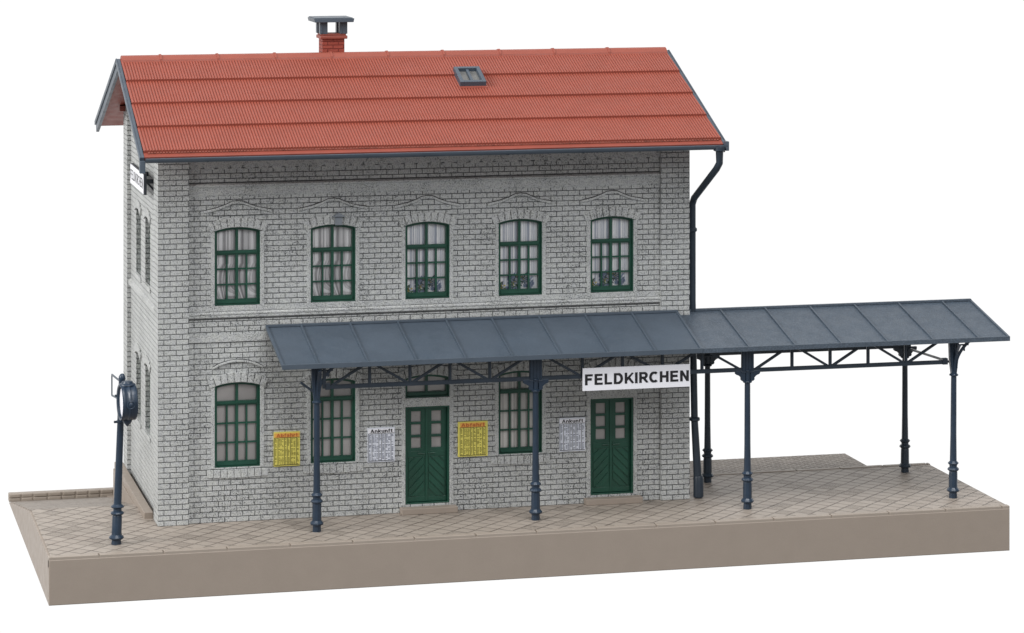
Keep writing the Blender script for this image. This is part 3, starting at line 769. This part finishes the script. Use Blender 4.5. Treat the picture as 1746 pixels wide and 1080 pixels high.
cm = column(True, False); cm.location = tuple((a-c)*K for a, c in zip((PX[1], PY, 0), ORG[can.name])); copy_tree(cm, can, (PX[2], PY, 0))
ce = column(False, False); ce.location = tuple((a-c)*K for a, c in zip((PX[3]+.02, PY, 0), ORG[can.name]))
ce2 = copy_tree(ce, can, (PX[0], PY, 0))
cr = column(True, True); cr.location = tuple((a-c)*K for a, c in zip((PX[2], PYB, -.02), ORG[can.name]))
cr.scale = (1, 1, .965); c2 = copy_tree(cr, can, (PX[3], PYB, -.02)); c2.scale = (1, 1, .965)
ce.rotation_euler = (0, math.radians(.35), 0)
b = MB(); b.bar((PX[0]-.4, PY-.02, 3.62), (PX[0]-.06, PY-.02, 3.36), .06, .06); b.box(PX[0]+.14, PX[0]+.22, PY-.04, PY+.04, 3.45, 4.0); b.box(PX[0]+.2, PX[0]+.32, PY-.06, PY+.06, 3.42, 3.58)
b.build('strut', 'dark_navy', can, bevel=.008)
b = MB(); b.box(PX[3]-.28, PX[3]-.14, PY-.06, PY+.06, 3.4, 3.56); b.build('strut', 'dark_navy', can, bevel=.008)

# ================================================================== SIGNS
sg = thing('station_sign', (11.65, -1.58, 3.14), 'wide white station name sign hanging on the front truss of the canopy', 'sign', 'station name signs')
b = MB(); b.box(10.27, 13.03, -1.58, -1.53, 3.14, 3.7); b.build('board', 'white', sg, bevel=.004)
b = MB(); text(b, 'FELDKIRCHEN', 10.33, 12.99, 3.28, 3.55, -1.5835, gap=.17, wk=.225); b.build('lettering', 'black', sg)
for x in (10.4, 12.9):
    b = MB(); b.box(x-.04, x+.04, -1.53, -1.47, 3.3, 3.66); b.build('sign_hook', 'dark_navy', sg)
sg.rotation_euler = (0, math.radians(-.0), 0)
ss = thing('gable_sign', (-.2, 1.9, 8.2), 'small white station name sign on the left gable wall under the roof', 'sign', 'station name signs')
SX, SY0, SY1, SZ0, SZ1 = -.24, .85, 3.6, 7.98, 8.5
b = MB(); b.box(SX, SX+.07, SY0, SY1, SZ0, SZ1); b.build('board', 'sign_back', ss)
b = MB(); b.box(SX-.012, SX, SY0+.02, SY1-.02, SZ0+.02, SZ1-.02); b.build('face', 'white', ss)
b = MB(); text(b, 'FELDKIRCHEN', SY1-.1, SY0+.12, SZ0+.14, SZ1-.13, 0, gap=.2, side=SX-.016, wk=.13); b.build('lettering', 'black', ss)
b = MB(); b.box(SX+.07, .1, .95, 1.05, 8.25, 8.35); b.box(SX+.07, .1, 2.7, 2.8, 8.25, 8.35); b.bar((SX+.07, 1.0, 8.3), (.1, 1.0, 8.0), .05, .05); b.build('bracket', 'sign_back', ss)

# ================================================================== TIMETABLES
def timetable(x0, x1, z0, z1, kind, label, tilt=0, frame=False):
    cx, cz = (x0+x1)/2, (z0+z1)/2
    o = thing('timetable', (cx, .11, cz), label, 'timetable', 'timetables on the station front wall')
    yellow = kind == 'y'; y = .085
    b = MB(); b.box(x0, x1, y, .118, z0, z1); b.build('board', 'yellow' if yellow else 'pale_blue', o)
    hz = z1-(z1-z0)*.16; e = .05 if frame else .012
    b = MB(); b.box(x0+e, x1-e-(.02 if frame else 0), y-.004, y, hz, z1-.03); b.build('header', 'orange' if yellow else 'white', o)
    b = MB(); text(b, 'Abfahrt' if yellow else 'Ankunft', x0+.06+e*.4, x1-.05-e*.6, hz+.012, z1-.036, y-.007, gap=.11, wk=.2); b.build('lettering', 'orange_ink' if yellow else 'black', o)
    b = MB(); xa, xb = x0+e, x1-e; za = z0+.03; r = random.Random(int(x0*10))
    cols = [0, .14, .40, .51, .64, .87, 1.0]
    for c in cols[:-1] if not frame else cols: xx = xa+(xb-xa)*c; b.box(xx-.004, xx+.006, y-.004, y, za, hz)
    b.box(xa, xb, y-.004, y, za-.008, za+.006); b.box(xa, xb, y-.004, y, hz-.012, hz)
    b.build('table_rule', 'black' if not yellow else 'black', o)
    b = MB(); nr = 21
    for c0, c1 in zip(cols, cols[1:]):
        a, c = xa+(xb-xa)*c0+.014, xa+(xb-xa)*c1-.01; sub = max(1, round((c-a)/.055))
        for q in range(sub):
            u0 = a+(c-a)*q/sub+.004; u1 = a+(c-a)*(q+1)/sub-.006
            for k in range(nr):
                if k in (6, 13): continue
                if r.random() < .15: continue
                z = za+.015+(hz-za-.035)*k/nr; b.box(u0, u0+(u1-u0)*r.uniform(.5, 1), y-.003, y, z, z+(hz-za)/nr*.5)
    b.build('table_print', 'olive_ink' if yellow else 'grey_ink', o)
    return o
timetable(2.86, 3.51, 1.31, 2.15, 'y', 'yellow Abfahrt timetable between the two leftmost ground-floor windows')
timetable(5.21, 5.89, 1.30, 2.15, 'w', 'white Ankunft timetable just left of the middle door')
timetable(7.50, 8.26, 1.33, 2.20, 'y', 'larger yellow Abfahrt timetable with raised edges, right of the middle door', frame=True)
timetable(10.11, 10.78, 1.34, 2.18, 'w', 'white Ankunft timetable left of the right-hand door')

# ================================================================== CLOCK POST
LN = .035
ck = thing('platform_clock', (-1.2, -1.64, 0), 'navy post clock standing alone at the left end of the platform', 'clock')
b = MB(); tp = 4.0
b.lathe([(.12, 0), (.11, .11), (.165, .13), (.18, .165), (.15, .2), (.12, .23), (.115, .66), (.105, .69), (.15, .71), (.165, .74), (.14, .77), (.1, .79), (.1, .85), (.15, .87), (.165, .895), (.13, .92), (.095, .95), (.085, 2.0), (.078, 3.0), (.078, tp-.1), (.085, tp-.08), (.075, tp-.02), (.04, tp+.03), (.01, tp+.04)], (-1.2, -1.64, 0), n=12, lean=LN)
b.build('post', 'navy', ck, smooth=True)
cx, cy, cz = -1.2+LN*3.4+.09, -1.80, 3.36
R0 = .43; cy = -2.1; cz += .08; cx -= .03
b = MB(); n = 40; x0, x1 = cx-.14, cx+.2
prof = [(R0-.05, x0), (R0-.01, x0-.012), (R0, x0+.015), (R0, x0+.06), (R0-.012, x0+.08), (R0-.012, cx-.005), (R0+.008, cx+.02), (R0+.008, cx+.05), (R0-.012, cx+.07), (R0-.012, x1-.05), (R0, x1-.03), (R0-.01, x1+.01), (R0-.05, x1), (R0-.06, x1-.02), (R0-.06, x0+.02)]
vs = [(h, cy+r*math.cos(2*PI*k/n), cz+r*math.sin(2*PI*k/n)) for r, h in prof for k in range(n)]; m = len(prof)
b.add(vs, [(i*n+k, i*n+(k+1)%n, ((i+1)%m)*n+(k+1)%n, ((i+1)%m)*n+k) for i in range(m) for k in range(n)])
b.lathe([(.2, 0), (.19, .03), (.14, .05), (.12, .09), (.05, .1)], (cx+.03, cy, cz+R0-.03), n=14)
b.lathe([(.015, -.14), (.05, -.1), (.09, -.06), (.12, 0), (.12, .03)], (cx+.03, cy, cz-R0), n=14)
b.lathe([(.105, .02), (.11, -.02), (.085, -.03), (.07, -.015), (.05, -.03), (.01, -.045)], (cx+.04, cy-R0+.01, cz), axis='y', n=18)
def turn(b, deg=4):
    a = math.radians(deg); b.v = [(cx+(x-cx)*math.cos(a)-(y-cy)*math.sin(a), cy+(x-cx)*math.sin(a)+(y-cy)*math.cos(a), z) for x, y, z in b.v]
turn(b)
case = b.build('clock_case', 'navy', ck, smooth=True)
b = MB(); b.lathe([(R0-.055, 0), (R0-.055, .24)], (x0+.06, cy, cz), axis='x', n=40); turn(b); b.build('dial', 'white', ck)
b = MB()
for z, yy in ((3.0, 0), (3.62, 0)): b.lathe([(.08, -.03), (.11, -.01), (.11, .02), (.08, .04)], (-1.2+LN*z-.0, -1.64, z-.1), n=12); b.bar((-1.2+LN*z-.16, -1.66, z-.1), (-1.2+LN*z, -1.64, z-.1), .05, .05); b.bar((-1.2+LN*z, -1.66, z+.06), (-1.13+LN*z, -1.78, z+.1), .06, .06)
b.build('clamp', 'navy', ck, smooth=True)
b = MB(); xx = -1.2+LN*3.9; fx = xx-.03
p0, p1, p2, p3 = (xx-.05, -1.6, 3.86), (fx-.1, -.66, 3.86), (fx-.1, -.66, 3.36), (xx-.05, -1.6, 3.42)
for p, q in ((p0, p1), (p1, p2), (p2, p3)): b.bar(p, q, .03, .035)
b.build('sign_frame', 'slate', ck)

C.render.engine = 'CYCLES'
